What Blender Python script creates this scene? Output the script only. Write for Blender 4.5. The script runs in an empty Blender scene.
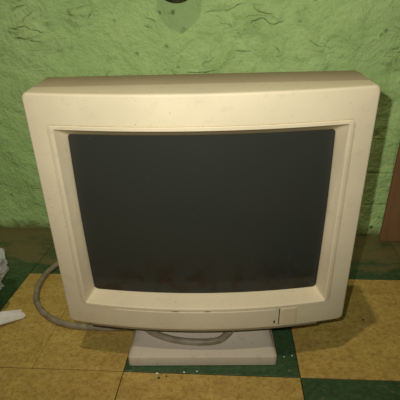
import bpy, bmesh, math, random
from mathutils import Vector, Matrix, noise
random.seed(4)
C = bpy.context.scene.collection
T = .2286
GX, GY = -.1395, .4239

# ------------------------------------------------------------------ materials
def hexl(r, g, b):
    f = lambda c: ((c/255+.055)/1.055)**2.4 if c > 10 else c/255/12.92
    return (f(r), f(g), f(b), 1)

class NT:
    def __init__(s, name, rough=.5, spec=.5):
        s.m = bpy.data.materials.new(name); s.m.use_nodes = True
        s.t = s.m.node_tree; s.b = s.t.nodes['Principled BSDF']
        s.b.inputs['Roughness'].default_value = rough
        s.b.inputs['Specular IOR Level'].default_value = spec
        s.co = s.t.nodes.new('ShaderNodeTexCoord').outputs['Object']
    def n(s, typ, **kw):
        x = s.t.nodes.new(typ)
        for k, v in kw.items(): setattr(x, k, v)
        return x
    def l(s, a, b): s.t.links.new(a, b)
    def vec(s, scale=(1, 1, 1), loc=(0, 0, 0), rot=(0, 0, 0)):
        x = s.n('ShaderNodeMapping'); x.inputs['Scale'].default_value = scale
        x.inputs['Location'].default_value = loc; x.inputs['Rotation'].default_value = rot
        s.l(s.co, x.inputs['Vector']); return x.outputs[0]
    def noise(s, scale, detail=4, rough=.55, dist=0, v=None):
        x = s.n('ShaderNodeTexNoise'); x.inputs['Scale'].default_value = scale
        x.inputs['Detail'].default_value = detail; x.inputs['Roughness'].default_value = rough
        x.inputs['Distortion'].default_value = dist
        s.l(v if v is not None else s.co, x.inputs['Vector']); return x.outputs['Fac']
    def ramp(s, fac, stops):
        x = s.n('ShaderNodeValToRGB'); e = x.color_ramp.elements
        while len(e) < len(stops): e.new(.5)
        for k, (p, c) in enumerate(stops):
            e[k].position = p; e[k].color = c if len(c) == 4 else (*c, 1)
        s.l(fac, x.inputs[0]); return x.outputs[0]
    def bw(s, fac, a, b, lo=0., hi=1.):
        return s.ramp(fac, [(a, (lo,)*3), (b, (hi,)*3)])
    def mix(s, fac, a, b, mode='MIX'):
        x = s.n('ShaderNodeMix', data_type='RGBA', blend_type=mode)
        for sock, v in ((x.inputs['Factor'], fac), (x.inputs['A'], a), (x.inputs['B'], b)):
            if isinstance(v, (int, float, tuple)): sock.default_value = v
            else: s.l(v, sock)
        return x.outputs['Result']
    def math(s, op, a, b=0.):
        x = s.n('ShaderNodeMath', operation=op)
        for i, v in enumerate((a, b)):
            if isinstance(v, (int, float)): x.inputs[i].default_value = v
            else: s.l(v, x.inputs[i])
        return x.outputs[0]
    def sep(s, v=None):
        x = s.n('ShaderNodeSeparateXYZ'); s.l(v if v is not None else s.co, x.inputs[0]); return x.outputs
    def color(s, c):
        if isinstance(c, tuple): s.b.inputs['Base Color'].default_value = c
        else: s.l(c, s.b.inputs['Base Color'])
    def bump(s, h, dist=.002, strength=1., prev=None):
        x = s.n('ShaderNodeBump'); x.inputs['Distance'].default_value = dist
        x.inputs['Strength'].default_value = strength
        s.l(h, x.inputs['Height'])
        if prev: s.l(prev, x.inputs['Normal'])
        s.l(x.outputs[0], s.b.inputs['Normal']); return x.outputs[0]

def plastic(name, col, dirt_or_reflection=.5, rough=.55):
    m = NT(name, rough, .35)
    big = m.noise(9, 3); sp = m.noise(260, 3, .6); sp2 = m.noise(95, 4, .7)
    c2 = tuple(x*.86 for x in col[:3])+(1,)
    a = m.mix(m.bw(big, .35, .7), col, c2)
    brown = hexl(96, 74, 48)
    spots = m.math('MULTIPLY', m.bw(sp, .68, .75), dirt_or_reflection)
    a = m.mix(spots, a, brown)
    sm = m.math('MULTIPLY', m.bw(sp2, .58, .80), dirt_or_reflection*.55)
    a = m.mix(sm, a, hexl(150, 132, 104))
    if name in ('aged_beige_plastic', 'beige_flap_plastic'):      # two rubbed brown scuffs under the screen
        o = m.sep()
        for x0, wd in ((-.036, .009), (.004, .006)):
            ex = m.math('DIVIDE', m.math('SUBTRACT', o[0], x0), wd)
            ez = m.math('DIVIDE', m.math('SUBTRACT', o[2], .0886), .0016)
            dd = m.math('ADD', m.math('MULTIPLY', ex, ex), m.math('MULTIPLY', ez, ez))
            dd = m.math('ADD', dd, m.math('MULTIPLY', m.noise(500, 3), .9))
            a = m.mix(m.math('MULTIPLY', m.bw(dd, .6, 1.2, 1, 0), .75), a, hexl(120, 92, 64))
    m.color(a); m.bump(m.noise(1400, 2), .00015, .5)
    return m.m

BEIGE = hexl(226, 212, 178)
M = {}
M['bezel'] = plastic('aged_beige_plastic', BEIGE)
M['flap'] = plastic('beige_flap_plastic', hexl(221, 208, 176))
M['button'] = plastic('yellowed_button_plastic', hexl(220, 204, 165))
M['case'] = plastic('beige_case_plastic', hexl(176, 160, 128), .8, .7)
M['trim'] = plastic('dull_bottom_plastic', hexl(150, 136, 108))
M['stand'] = plastic('dusty_stand_plastic', hexl(204, 192, 170), 1.)
m = NT('dark_slot', .8); m.color(hexl(28, 24, 18)); M['dark'] = m.m

m = NT('dark_picture_tube_glass', .16, .2)
d = m.noise(30, 5, .6); sm = m.noise(210, 2)
low = m.bw(m.sep()[2], .105, .165, 1, 0)
dirt_or_reflection = m.math('MULTIPLY', m.bw(d, .46, .60), m.math('MULTIPLY', low, .8))  # stains plus the brown floor reflection, painted into the lower glass
c = m.mix(dirt_or_reflection, hexl(51, 53, 47), hexl(44, 30, 16))
c = m.mix(m.bw(sm, .79, .82), c, hexl(120, 112, 96))
m.color(c); m.l(m.bw(m.noise(12, 5), .3, .8, .12, .34), m.b.inputs['Roughness']); M['glass'] = m.m

m = NT('grey_cable_sheath', .5); m.color(m.mix(m.bw(m.noise(60), .4, .7), hexl(158, 146, 124), hexl(120, 108, 86))); M['cable'] = m.m

# painted, roughly plastered wall
m = NT('rough_green_painted_wall', .62, .3)
n1 = m.noise(3.0, 5, .6); n2 = m.noise(16, 6, .65, .8); n3 = m.noise(75, 5, .65)
g = m.mix(m.bw(n1, .35, .68), hexl(206, 238, 158), hexl(182, 220, 138))
g = m.mix(m.math('MULTIPLY', m.bw(n2, .50, .72), .40), g, hexl(150, 182, 104))
g = m.mix(m.math('MULTIPLY', m.bw(n3, .60, .74), .30), g, hexl(118, 122, 66))
# trowel ridges and cracks: thin level-lines of a distorted noise
rv = m.vec((1.0, 1.0, 2.1))
r1 = m.noise(13, 2, .5, .5, rv)
ridge = m.math('ABSOLUTE', m.math('SUBTRACT', r1, .5))
ridge = m.bw(ridge, .0, .05, 1, 0)
gate = m.bw(m.noise(15, 2, .5, 0, m.vec((1, 1, 1), (3.1, 0, 7.7))), .52, .64)
ridge = m.math('MULTIPLY', ridge, gate)
g = m.mix(m.math('MULTIPLY', ridge, .2), g, hexl(104, 122, 62))
step = m.math('MULTIPLY', m.bw(r1, .485, .515), gate)
pv = m.n('ShaderNodeTexVoronoi'); pv.inputs['Scale'].default_value = 34; m.l(m.co, pv.inputs['Vector'])
pit = m.bw(pv.outputs['Distance'], .05, .17, 1, 0)
pit = m.math('MULTIPLY', pit, m.bw(m.noise(13, 2), .52, .62))
g = m.mix(m.math('MULTIPLY', pit, .55), g, hexl(72, 84, 38))
# grime low on the wall
z = m.sep()[2]
gr = m.bw(m.math('ADD', z, m.math('MULTIPLY', m.math('SUBTRACT', n2, .5), .05)), -.002, .022, 1, 0)
g = m.mix(m.math('MULTIPLY', gr, .75), g, hexl(96, 88, 46))
m.color(g)
# brick courses showing through faintly, low on the wall
bk = m.n('ShaderNodeTexBrick'); bk.inputs['Scale'].default_value = 1.
bk.inputs['Brick Width'].default_value = .21; bk.inputs['Row Height'].default_value = .068
bk.inputs['Mortar Size'].default_value = .003; bk.inputs['Mortar Smooth'].default_value = .6
cx = m.n('ShaderNodeCombineXYZ'); sx = m.sep(); m.l(sx[0], cx.inputs[0]); m.l(sx[2], cx.inputs[1]); m.l(cx.outputs[0], bk.inputs['Vector'])
bkh = m.math('MULTIPLY', bk.outputs['Fac'], m.math('MULTIPLY', m.bw(sx[0], .16, .26), m.bw(z, .10, .22, 1, 0)))
b0 = m.bump(bkh, -.003, .8)
b1 = m.bump(n2, .010, .8, b0)
b2 = m.bump(n3, .0045, .9, b1)
b3 = m.bump(step, .004, .8, b2)
b4 = m.bump(pit, -.004, .9, b3)
M['wall'] = m.m

def tile(name, base, alt, speck, dust, kind):
    m = NT(name, .42, .4)
    v = m.vec((1.0, 1.7, 1.0))
    a = m.noise(30, 7, .72, .6, v); b = m.noise(150, 4, .75); w = m.noise(3.2, 4, .6)
    c = m.mix(m.bw(a, .38, .66), base, alt)
    c = m.mix(m.math('MULTIPLY', m.bw(b, .46, .72), .8), c, speck)
    if kind == "y":
        c = m.mix(m.math('MULTIPLY', m.bw(w, .45, .70), .35), c, hexl(150, 116, 58))
        s = m.noise(420, 2); c = m.mix(m.math('MULTIPLY', m.bw(s, .64, .70), .6), c, hexl(90, 62, 28))
    else:
        sc = m.noise(30, 6, .75, 1.5, m.vec((.7, 2.6, 1)))
        c = m.mix(m.math('MULTIPLY', m.bw(sc, .60, .70), .5), c, hexl(150, 152, 120))
    # dried mud and dust trodden along the wall
    y = m.sep()[1]
    dn = m.noise(9, 6, .68, .9, m.vec((.8, 1.8, 1)))
    near = m.bw(y, GY+T*1.02, GY+T*1.72)
    dm = m.bw(m.math('ADD', dn, m.math('MULTIPLY', near, .22)), .50, .64)
    dm = m.math('MULTIPLY', dm, m.bw(y, GY+T*.98, GY+T*1.06, .0, .8))
    c = m.mix(dm, c, dust)
    m.color(c)
    m.l(m.bw(a, .3, .7, .34, .6), m.b.inputs['Roughness'])
    m.bump(m.math('ADD', a, m.math('MULTIPLY', b, .5)), .0016, .6)
    return m.m
M['yellow'] = tile('ochre_vinyl_tile', hexl(214, 184, 102), hexl(186, 154, 80), hexl(140, 106, 50), hexl(112, 90, 56), 'y')
M['green'] = tile('dark_green_vinyl_tile', hexl(60, 92, 58), hexl(42, 72, 42), hexl(90, 108, 68), hexl(124, 110, 72), 'g')
m = NT('grimy_subfloor', .9, .1); m.color(hexl(48, 36, 22)); M['sub'] = m.m

m = NT('red_brown_painted_board', .6, .3)
w = m.noise(10, 6, .65, .4, m.vec((3, 3, .6)))
m.color(m.mix(m.bw(w, .35, .7), hexl(150, 112, 74), hexl(126, 92, 60))); m.bump(w, .002, .6); M['board'] = m.m
m = NT('dark_brown_fixture', .7, .3)
m.color(m.mix(m.bw(m.noise(70, 5), .45, .6), hexl(58, 46, 26), hexl(92, 96, 48))); m.bump(m.noise(90, 4), .003, 1); M['fixture'] = m.m
m = NT('thin_white_plastic_film', .3, .5)
m.color(m.mix(m.bw(m.noise(30, 4), .4, .7), hexl(222, 226, 222), hexl(182, 190, 184)))
m.b.inputs['Transmission Weight'].default_value = .15; m.bump(m.noise(60, 5, .6, 1.5), .004, .7); M['film'] = m.m
m = NT('white_card', .6, .3); m.color(m.mix(m.bw(m.noise(40), .45, .7), hexl(244, 240, 232), hexl(225, 218, 206))); M['card'] = m.m

# ------------------------------------------------------------------ helpers
def link(name, bm, mats, parent=None, smooth=True, bevel=None):
    bmesh.ops.recalc_face_normals(bm, faces=bm.faces)
    me = bpy.data.meshes.new(name); bm.to_mesh(me); bm.free()
    for x in (mats if isinstance(mats, (list, tuple)) else [mats]): me.materials.append(x)
    if smooth:
        me.polygons.foreach_set('use_smooth', [True]*len(me.polygons))
        me.set_sharp_from_angle(angle=math.radians(38))
    o = bpy.data.objects.new(name, me); C.objects.link(o)
    if parent: o.parent = parent
    if bevel:
        b = o.modifiers.new('bevel', 'BEVEL'); b.width = bevel; b.segments = 2; b.limit_method = 'ANGLE'
    return o
def tag(o, label, cat): o['label'] = label; o['category'] = cat; return o
def rrect(hw, w0, w1, r, nc=6, ns=22):
    """points (u, w) of a rounded rectangle, anticlockwise"""
    p = []
    cs = [(hw-r, w0+r, -90), (hw-r, w1-r, 0), (-hw+r, w1-r, 90), (-hw+r, w0+r, 180)]
    for k, (cx, cy, a0) in enumerate(cs):
        for i in range(nc+1):
            a = math.radians(a0+90*i/nc); p.append((cx+r*math.cos(a), cy+r*math.sin(a)))
        nx, ny, na = cs[(k+1) % 4]
        a = math.radians(na); q = (nx+r*math.cos(a), ny+r*math.sin(a)); s = p[-1]
        for i in range(1, ns): p.append((s[0]+(q[0]-s[0])*i/ns, s[1]+(q[1]-s[1])*i/ns))
    return p
def loft(bm, loops, cap0=False, cap1=False):
    L = [[bm.verts.new(v) for v in lp] for lp in loops]
    for a, b in zip(L, L[1:]):
        n = len(a)
        for i in range(n): bm.faces.new((a[i], a[(i+1) % n], b[(i+1) % n], b[i]))
    if cap0: bm.faces.new(L[0])
    if cap1: bm.faces.new(L[-1][::-1])
    return L
def tube(bm, pts, r, n=12, sub=8):
    P = [Vector(p) for p in pts]; path = []
    for i in range(len(P)-1):
        p0 = P[max(i-1, 0)]; p1 = P[i]; p2 = P[i+1]; p3 = P[min(i+2, len(P)-1)]
        for k in range(sub):
            t = k/sub
            path.append(.5*((2*p1)+(p2-p0)*t+(2*p0-5*p1+4*p2-p3)*t*t+(3*p1-p0-3*p2+p3)*t**3))
    path.append(P[-1]); loops = []; up = Vector((0, 0, 1))
    for i, p in enumerate(path):
        d = (path[min(i+1, len(path)-1)]-path[max(i-1, 0)]).normalized()
        s = d.cross(up).normalized() if abs(d.z) < .98 else s; q = s.cross(d)
        loops.append([p+r*(math.cos(2*math.pi*k/n)*s+math.sin(2*math.pi*k/n)*q) for k in range(n)])
    loft(bm, loops, True, True)

# ------------------------------------------------------------------ setting
bm = bmesh.new()
def slab(x0, x1, y0, y1, z0, z1, mi, ch=.0008):
    lo = [(x0, y0), (x1, y0), (x1, y1), (x0, y1)]
    li = [(x0+ch, y0+ch), (x1-ch, y0+ch), (x1-ch, y1-ch), (x0+ch, y1-ch)]
    before = set(bm.faces)
    loft(bm, [[(x, y, z0) for x, y in lo], [(x, y, z1-ch*.5) for x, y in lo], [(x, y, z1) for x, y in li]], True, True)
    for f in set(bm.faces)-before: f.material_index = mi
X0, X1, Y0, Y1 = GX-5*T, GX+6*T, GY-6*T, GY+2*T
slab(X0, X1, Y0, Y1, -.03, -.004, 2, 0)
green = lambda i, j: j == 1 or ((i+j) % 2 == 0 and not (i, j) == (-1, -1))
G = .0006
for i in range(-5, 6):
    for j in range(-6, 2):
        k = 1 if green(i, j) else 0
        x0, x1, y0, y1 = GX+i*T+G, GX+(i+1)*T-G, GY+j*T+G, GY+(j+1)*T-G
        if (i, j) == (-1, 0):
            xs = GX-.54*T
            slab(x0, xs-.0003, y0, y1, -.004, 0, k, .0004); slab(xs+.0003, x1, y0, y1, -.004, 0, k, .0004)
        else: slab(x0, x1, y0, y1, -.004, random.uniform(-.0003, 0), k)
floor = link('floor', bm, [M['yellow'], M['green'], M['sub']], smooth=False); floor['kind'] = 'structure'

WN = Vector((-.024, -.99971, 0)); WP = Vector((-.4019, .832, 0))
def wally(x): return WP.y-(x-WP.x)*.02401
bm = bmesh.new(); nx, nz = 300, 170; wx0, wx1, wz = -1.25, 1.25, 1.5
vs = []
for k in range(nz+1):
    for i in range(nx+1):
        x = wx0+(wx1-wx0)*i/nx; z = -.01+wz*k/nz
        d = .006*noise.noise(Vector((x*6, 1, z*7)))+.0025*noise.noise(Vector((x*22, 4, z*26)))+.0016*noise.noise(Vector((x*60, 9, z*66)))
        vs.append(bm.verts.new((x, wally(x)+d+.002, z)))
for k in range(nz):
    for i in range(nx):
        a = k*(nx+1)+i; bm.faces.new((vs[a], vs[a+1], vs[a+nx+2], vs[a+nx+1]))
# give the wall its thickness
bk = [bm.verts.new((x, 1.0, z)) for x, z in ((wx0, -.01), (wx1, -.01), (wx1, wz-.01), (wx0, wz-.01))]
bm.faces.new(bk)
bot = [vs[i] for i in range(nx+1)]; top = [vs[nz*(nx+1)+i] for i in range(nx+1)]
lef = [vs[k*(nx+1)] for k in range(nz+1)]; rig = [vs[k*(nx+1)+nx] for k in range(nz+1)]
bm.faces.new(bot+[bk[1], bk[0]]); bm.faces.new(top+[bk[2], bk[3]])
bm.faces.new(lef+[bk[3], bk[0]]); bm.faces.new(rig+[bk[2], bk[1]])
wall = link('wall_back', bm, M['wall']); wall['kind'] = 'structure'

# ------------------------------------------------------------------ monitor
H, A = .3018, .1789
mon = bpy.data.objects.new('computer_monitor', None); C.objects.link(mon)
mon.location = (-.0333, .4587, 0); mon.rotation_euler = (0, 0, .0514)
mon.empty_display_size = .1
tag(mon, 'aged beige CRT computer monitor with a dark blank screen standing on the tiled floor', 'monitor')
tl = -.0897
def q(u, n, w):          # head coordinates (right, back, up), tipped slightly forward
    return Vector((u, n*math.cos(tl)+w*math.sin(tl), .0589-n*math.sin(tl)+w*math.cos(tl)))
g = lambda u: -.020*(1-min(1, (u/A)**2))
def scr(u, w): return .014-.0115*(1-(u/.1435)**2)-.004*(1-((w-.1485)/.105)**2)

bm = bmesh.new(); loops = []
def ring(hw, w0, w1, r, dep):
    loops.append([q(u, dep(u, w), w) for u, w in rrect(hw, w0, w1, max(r, .0006))])
ring(A-.0016, .0016, H-.0016, .005, lambda u, w: .022)
ring(A, 0, H, .0065, lambda u, w: .0215)
for ins, dd in ((0, .0030), (.0003, .0017), (.0009, .0007), (.0019, .0001), (.0028, 0)):
    ring(A-ins, ins, H-ins, .0065-ins*.4, lambda u, w, dd=dd: g(u)+dd)
ring(.1580, .0322, .2710, .005, lambda u, w: g(u))
ring(.1572, .0329, .2703, .0045, lambda u, w: g(u))
ring(.1570, .0331, .2701, .0044, lambda u, w: g(u)+.0014)
ring(.1562, .0338, .2694, .0042, lambda u, w: g(u)+.0014)
ring(.1560, .0340, .2692, .0040, lambda u, w: g(u)-.0004)
ring(.1552, .0344, .2685, .0036, lambda u, w: g(u)-.0009)
ring(.1512, .0358, .2652, .0030, lambda u, w: g(u)-.0007)
ring(.1504, .0364, .2645, .0024, lambda u, w: g(u)+.0002)
ring(.1500, .0368, .2640, .0022, lambda u, w: g(u)+.0018)
ring(.1468, .0388, .2590, .0030, lambda u, w: (g(u)+.0018)*.5+(scr(u, w)-.002)*.5)
ring(.1438, .0406, .2540, .0048, lambda u, w: scr(u, w)-.002)
ring(.1434, .0410, .2535, .0052, lambda u, w: scr(u, w)-.0008)
ring(.1434, .0410, .2535, .0052, lambda u, w: scr(u, w)+.006)
loft(bm, loops)
link('bezel', bm, M['bezel'], mon)

bm = bmesh.new(); loops = []
base = rrect(.1450, .0392, .2552, .0050)
cu, cw = 0, .1486
for k in range(14):
    s = 1-k/14
    loops.append([q(cu+(u-cu)*s, scr(cu+(u-cu)*s, cw+(w-cw)*s)+.0012, cw+(w-cw)*s) for u, w in base])
L = loft(bm, loops)
c0 = bm.verts.new(q(cu, scr(cu, cw)+.0012, cw)); last = L[-1]
for i in range(len(last)): bm.faces.new((last[i], last[(i+1) % len(last)], c0))
link('screen', bm, M['glass'], mon)

# housing: deep collar behind the bezel, then the tapering tube cover
bm = bmesh.new(); loops = []
for ins, dep in ((.004, .010), (.0012, .0225), (.0006, .024), (.0006, .0732), (.0011, .0743), (.0022, .0750), (.012, .0750)):
    ring(A-ins, ins, H-ins, .004, lambda u, w, dep=dep: dep)
loft(bm, loops)
link('housing', bm, M['case'], mon)
bm = bmesh.new(); loops = []
for hw, w0, w1, dep, r in ((.166, .004, .288, .0745, .01), (.163, .006, .284, .082, .012), (.158, .008, .280, .12, .016), (.154, .014, .270, .20, .02),
                           (.148, .022, .255, .270, .02), (.144, .026, .250, .276, .018), (.110, .045, .205, .305, .014), (.105, .050, .200, .308, .012)):
    ring(hw, w0, w1, r, lambda u, w, dep=dep: dep)
loft(bm, loops, False, True)
rear = link('rear_cover', bm, M['case'], mon)
# cooling slots on top of the rear cover
for k in range(9):
    bm = bmesh.new(); u = -.08+.02*k
    a = Vector(q(u, .125, .2785)); b = Vector(q(u, .195, .2700))
    t = (b-a).normalized(); s = Vector((1, 0, 0)); n = s.cross(t)
    loft(bm, [[p+s*x*.002+n*y*.0012 for x, y in ((-1, -1), (1, -1), (1, 1), (-1, 1))] for p in (a, b)], True, True)
    link('vent_slot', bm, M['dark'], rear, False)

def curved(name, u0, u1, w0, w1, d0, d1, mat, par, n=24, ch=.0007):
    """panel following the bulging front"""
    bm = bmesh.new(); loops = []
    for k in range(n+1):
        u = u0+(u1-u0)*k/n; e = ch if k in (0, n) else 0
        G0 = g(u)
        pr = [(d1, w0+e), (d0+ch+e, w0+e), (d0+e, w0+ch+e), (d0+e, w1-ch-e), (d0+ch+e, w1-e), (d1, w1-e)]
        loops.append([q(u, G0+d, w) for d, w in pr])
    loft(bm, loops, True, True)
    return link(name, bm, mat, par)
flap = curved('control_flap', -.1200, .0926, .0042, .0308, -.0007, .0012, M['flap'], mon)
curved('indicator_slot', .0866, .0884, .0082, .0124, -.0012, .0002, M['dark'], flap, 2, .0001)
curved('flap_gap', .0929, .0940, .0046, .0304, -.0004, .0012, M['dark'], mon, 3, .0001)
curved('power_button', .0943, .1165, .0042, .0308, -.0009, .0012, M['button'], mon, 8)
bm = bmesh.new(); loops = []
for k in range(25):
    u = -.150+.294*k/24; G0 = g(u)
    loops.append([q(u, d, w) for d, w in ((G0+.0012, .001), (G0+.0012, -.0024), (G0+.0022, -.0034), (.070, -.0034), (.070, .001))])
loft(bm, loops, True, True)
link('bottom_trim', bm, M['trim'], mon)

# stand: flared plate with a swivel neck
bm = bmesh.new(); loops = []
cy = .0795
def sl(hw, hd, r, z, yo=0):
    loops.append([Vector((u-.0045, cy+yo+w, z)) for u, w in rrect(hw, -hd, hd, r, 6, 8)])
sl(.0970, .0990, .004, .0000); sl(.0982, .1000, .005, .0008); sl(.0982, .1000, .005, .0128); sl(.0976, .0994, .005, .0142)
sl(.0962, .0982, .005, .0150); sl(.0948, .0880, .006, .0185); sl(.0925, .0700, .010, .0250); sl(.088, .062, .016, .0300); sl(.070, .054, .03, .0360); sl(.056, .050, .04, .040)
loft(bm, loops, True, True)
stand = link('stand', bm, M['stand'], mon)
bm = bmesh.new(); loops = []
for r, z in ((.050, .0395), (.050, .043), (.062, .049), (.070, .058), (.070, .0645)):
    loops.append([Vector((r*math.cos(a*math.pi/24), cy+.9*r*math.sin(a*math.pi/24), z + (.0897*r*.9*math.sin(a*math.pi/24) if z > .055 else 0))) for a in range(48)])
loft(bm, loops, True, True)
link('swivel_neck', bm, M['stand'], stand)

# ------------------------------------------------------------------ cable
bm = bmesh.new(); r = .0050
tube(bm, [(-.10, .762, .125), (-.112, .787, .115), (-.150, .796, .055), (-.215, .790, .012), (-.280, .752, r+.0005), (-.325, .675, r), (-.333, .62, r), (-.318, .567, r), (-.285, .528, r), (-.245, .5075, r),
          (-.2, .5025, r), (-.163, .4990, r+.003), (-.140, .4900, .0200), (-.122, .4770, .0283), (-.102, .4660, .0265), (-.075, .4580, .0245), (-.045, .4555, .0240), (-.018, .4580, .0250), (-.004, .4680, .0285),
          (.006, .482, .0325), (.014, .497, .0370), (.022, .53, .040)], r*.94, 12, 7)
cab = link('power_cable', bm, M['cable'])
tag(cab, 'grey power cable curling over the floor left of the monitor and across its stand', 'cable')

# ------------------------------------------------------------------ board leaning on the wall
bm = bmesh.new()
pts = [(.3030, 0.0), (.3000, .004), (.3125, .24), (.344, .93), (.348, .934), (.80, .934), (.80, 0)]
th = .009
fr = [Vector((x, wally(x)-.024+.004*z/.934, z)) for x, z in pts]
loft(bm, [[p+Vector((0, 0, 0)) for p in fr], [p+Vector((0, th, 0)) for p in fr]], True, True)
bd = link('wooden_board', bm, M['board'], None, False, .0015)
tag(bd, 'red-brown board leaning against the green wall right of the monitor', 'board')

# ------------------------------------------------------------------ round fixture on the wall, cut by the top of the photo
bm = bmesh.new(); loops = []; fx, fz = -.0955, .4885
fy = wally(fx)
for rr, d in ((.036, .006), (.039, .004), (.0395, -.004), (.0395, -.020), (.038, -.0245), (.034, -.027), (.022, -.0285), (.012, -.029)):
    loops.append([Vector((fx+rr*(1+.015*math.sin(a*.9))*math.cos(a*math.pi/24), fy+d, fz+rr*math.sin(a*math.pi/24))) for a in range(48)])
loft(bm, loops, True, True)
fixt = link('wall_fixture', bm, M['fixture'])
tag(fixt, 'dark brown round fixture on the green wall above the monitor, cut by the top edge', 'wall fixture')

# ------------------------------------------------------------------ crumpled plastic bag at the left
bm = bmesh.new(); bmesh.ops.create_icosphere(bm, subdivisions=6, radius=1)
for v in bm.verts:
    p = v.co.copy()
    n = noise.noise(p*1.7+Vector((3, 1, 0)))*.30
    rd = (1-abs(noise.noise(p*3.3+Vector((0, 5, 2))))*2)*.13+(1-abs(noise.noise(p*7.5))*2)*.06
    s = .88+n+rd
    x, y, z = p.x*.072*s, p.y*.066*s, p.z*.056*s+.051
    z += .012*math.exp(-((p.x)**2+p.y**2)*3)*(p.z > 0)
    v.co = (x, y, max(z, .0004+.0004*abs(p.x)))
bag = link('plastic_bag', bm, M['film']); bag.location = (-.444, .545, 0); bag.scale = (1.15, 1.15, 1.1)
tag(bag, 'crumpled whitish plastic bag on the floor at the left edge', 'bag')

# ------------------------------------------------------------------ white strip beside it
bm = bmesh.new()
out = [(-.318, .528), (-.3165, .5335), (-.324, .5405), (-.350, .5290), (-.400, .499), (-.452, .470), (-.452, .442), (-.400, .466), (-.352, .499)]
lo = []
for t in (0, 1):
    lo.append([Vector((x, y, (.0015+.010*max(0, min(1, (-.322-x)/.06)))+t*.0022)) for x, y in out])
loft(bm, [lo[0], lo[1]], True, True)
# folded rim along the far side
loft(bm, [[Vector((x, y, z)) for x, y, z in ((p[0], p[1]-.003, p[2]), (p[0], p[1], p[2]), (p[0], p[1], p[2]+.006), (p[0], p[1]-.002, p[2]+.006))]
          for p in ((-.3245, .5395, .0038), (-.350, .5285, .0075), (-.400, .4985, .0125), (-.452, .4695, .0125))], True, True)
# small feet of the fold reaching the floor
loft(bm, [[Vector((x, y, z)) for x, y in ((-.45, .450), (-.44, .455), (-.44, .472), (-.45, .467))] for z in (0, .0122)], True, True)
loft(bm, [[Vector((x, y, z)) for x, y in ((-.324, .529), (-.319, .5292), (-.319, .533), (-.324, .536))] for z in (0, .0020)], True, True)
st = link('plastic_strip', bm, M['card'], None, False, .0004); st.location = (-.002, -.005, 0)
tag(st, 'flat white tapering strip lying on the yellow tile below the plastic bag', 'scrap')

# ------------------------------------------------------------------ small crumbs
def crumb(name, x, y, s, mat, label):
    bm = bmesh.new(); bmesh.ops.create_icosphere(bm, subdivisions=2, radius=1)
    for v in bm.verts:
        k = 1+.45*noise.noise(v.co*1.6+Vector((x*90, y*90, 0)))
        v.co = (v.co.x*s*k, v.co.y*s*.8*k, max(v.co.z*s*.6*k+s*.4, 0))
    o = link(name, bm, mat, None, False); o.location = (x, y, 0); tag(o, label, 'crumb')
crumb('plaster_crumb', -.0947, .421, .0020, M['card'], 'white crumb lying at the tile joint in front of the stand')
crumb('dirt_crumb', -.0915, .4140, .0016, M['dark'], 'larger dark speck just below the white crumb on the yellow tile')
crumb('dirt_crumb', -.0820, .4175, .0012, M['dark'], 'smaller dark speck right of the white crumb near the green strip')
crumb('dirt_crumb', .1987, .5411, .0016, M['dark'], 'dark speck on the yellow tile right of the monitor')
crumb('plaster_crumb', .0722, .4587, .0010, M['card'], 'pale fleck on green tile just right of the stand, nearer the stand')
crumb('plaster_crumb', .0832, .4611, .0010, M['card'], 'pale fleck on green tile right of the stand, nearer the yellow tile')

crumb('plaster_crumb', -.0597, .4250, .0013, M['card'], 'pale fleck at the tile joint, first one right of the white crumb')
crumb('plaster_crumb', -.0431, .4275, .0012, M['card'], 'pale fleck at the tile joint, furthest right of those in front of the stand')

# ------------------------------------------------------------------ camera and light
pitch, yaw, roll = .3976, .0784, -.0253
fwd = Vector((-math.sin(yaw)*math.cos(pitch), math.cos(yaw)*math.cos(pitch), -math.sin(pitch)))
r0 = Vector((math.cos(yaw), math.sin(yaw), 0)); u0 = r0.cross(fwd)
R = math.cos(roll)*r0+math.sin(roll)*u0; U = -math.sin(roll)*r0+math.cos(roll)*u0
cd = bpy.data.cameras.new('camera'); cam = bpy.data.objects.new('camera', cd); C.objects.link(cam)
cd.sensor_width = 36; cd.lens = 36*430/400; cd.clip_start = .01
cl = Vector((0, 0, .4224))
cam.matrix_world = Matrix(((R.x, U.x, -fwd.x, cl.x), (R.y, U.y, -fwd.y, cl.y), (R.z, U.z, -fwd.z, cl.z), (0, 0, 0, 1)))
bpy.context.scene.camera = cam

def light(name, loc, power, size, col):
    d = bpy.data.lights.new(name, 'POINT'); d.energy = power; d.shadow_soft_size = size; d.color = col
    o = bpy.data.objects.new(name, d); C.objects.link(o); o.location = loc; return o
d = bpy.data.lights.new('phone_flash', 'SPOT'); d.energy = 8.6; d.shadow_soft_size = .003; d.color = (1, .985, .91)
d.spot_size = math.radians(112); d.spot_blend = 1
fo = bpy.data.objects.new('phone_flash', d); C.objects.link(fo); fo.location = cl-R*.025+U*.026
fo.rotation_mode = 'QUATERNION'; fo.rotation_quaternion = (fwd+U*.26+R*.03).to_track_quat('-Z', 'Y')
light('ceiling_lamp', (-.22, -.05, 2.1), 34, .022, (1, .87, .64))
w = bpy.data.worlds.new('room'); bpy.context.scene.world = w; w.use_nodes = True
w.node_tree.nodes['Background'].inputs[0].default_value = (.9, .85, .65, 1)
w.node_tree.nodes['Background'].inputs[1].default_value = .03
vs = bpy.context.scene.view_settings
vs.view_transform = 'Standard'; vs.look = 'None'; vs.exposure = 0; vs.gamma = 1; vs.use_curve_mapping = False
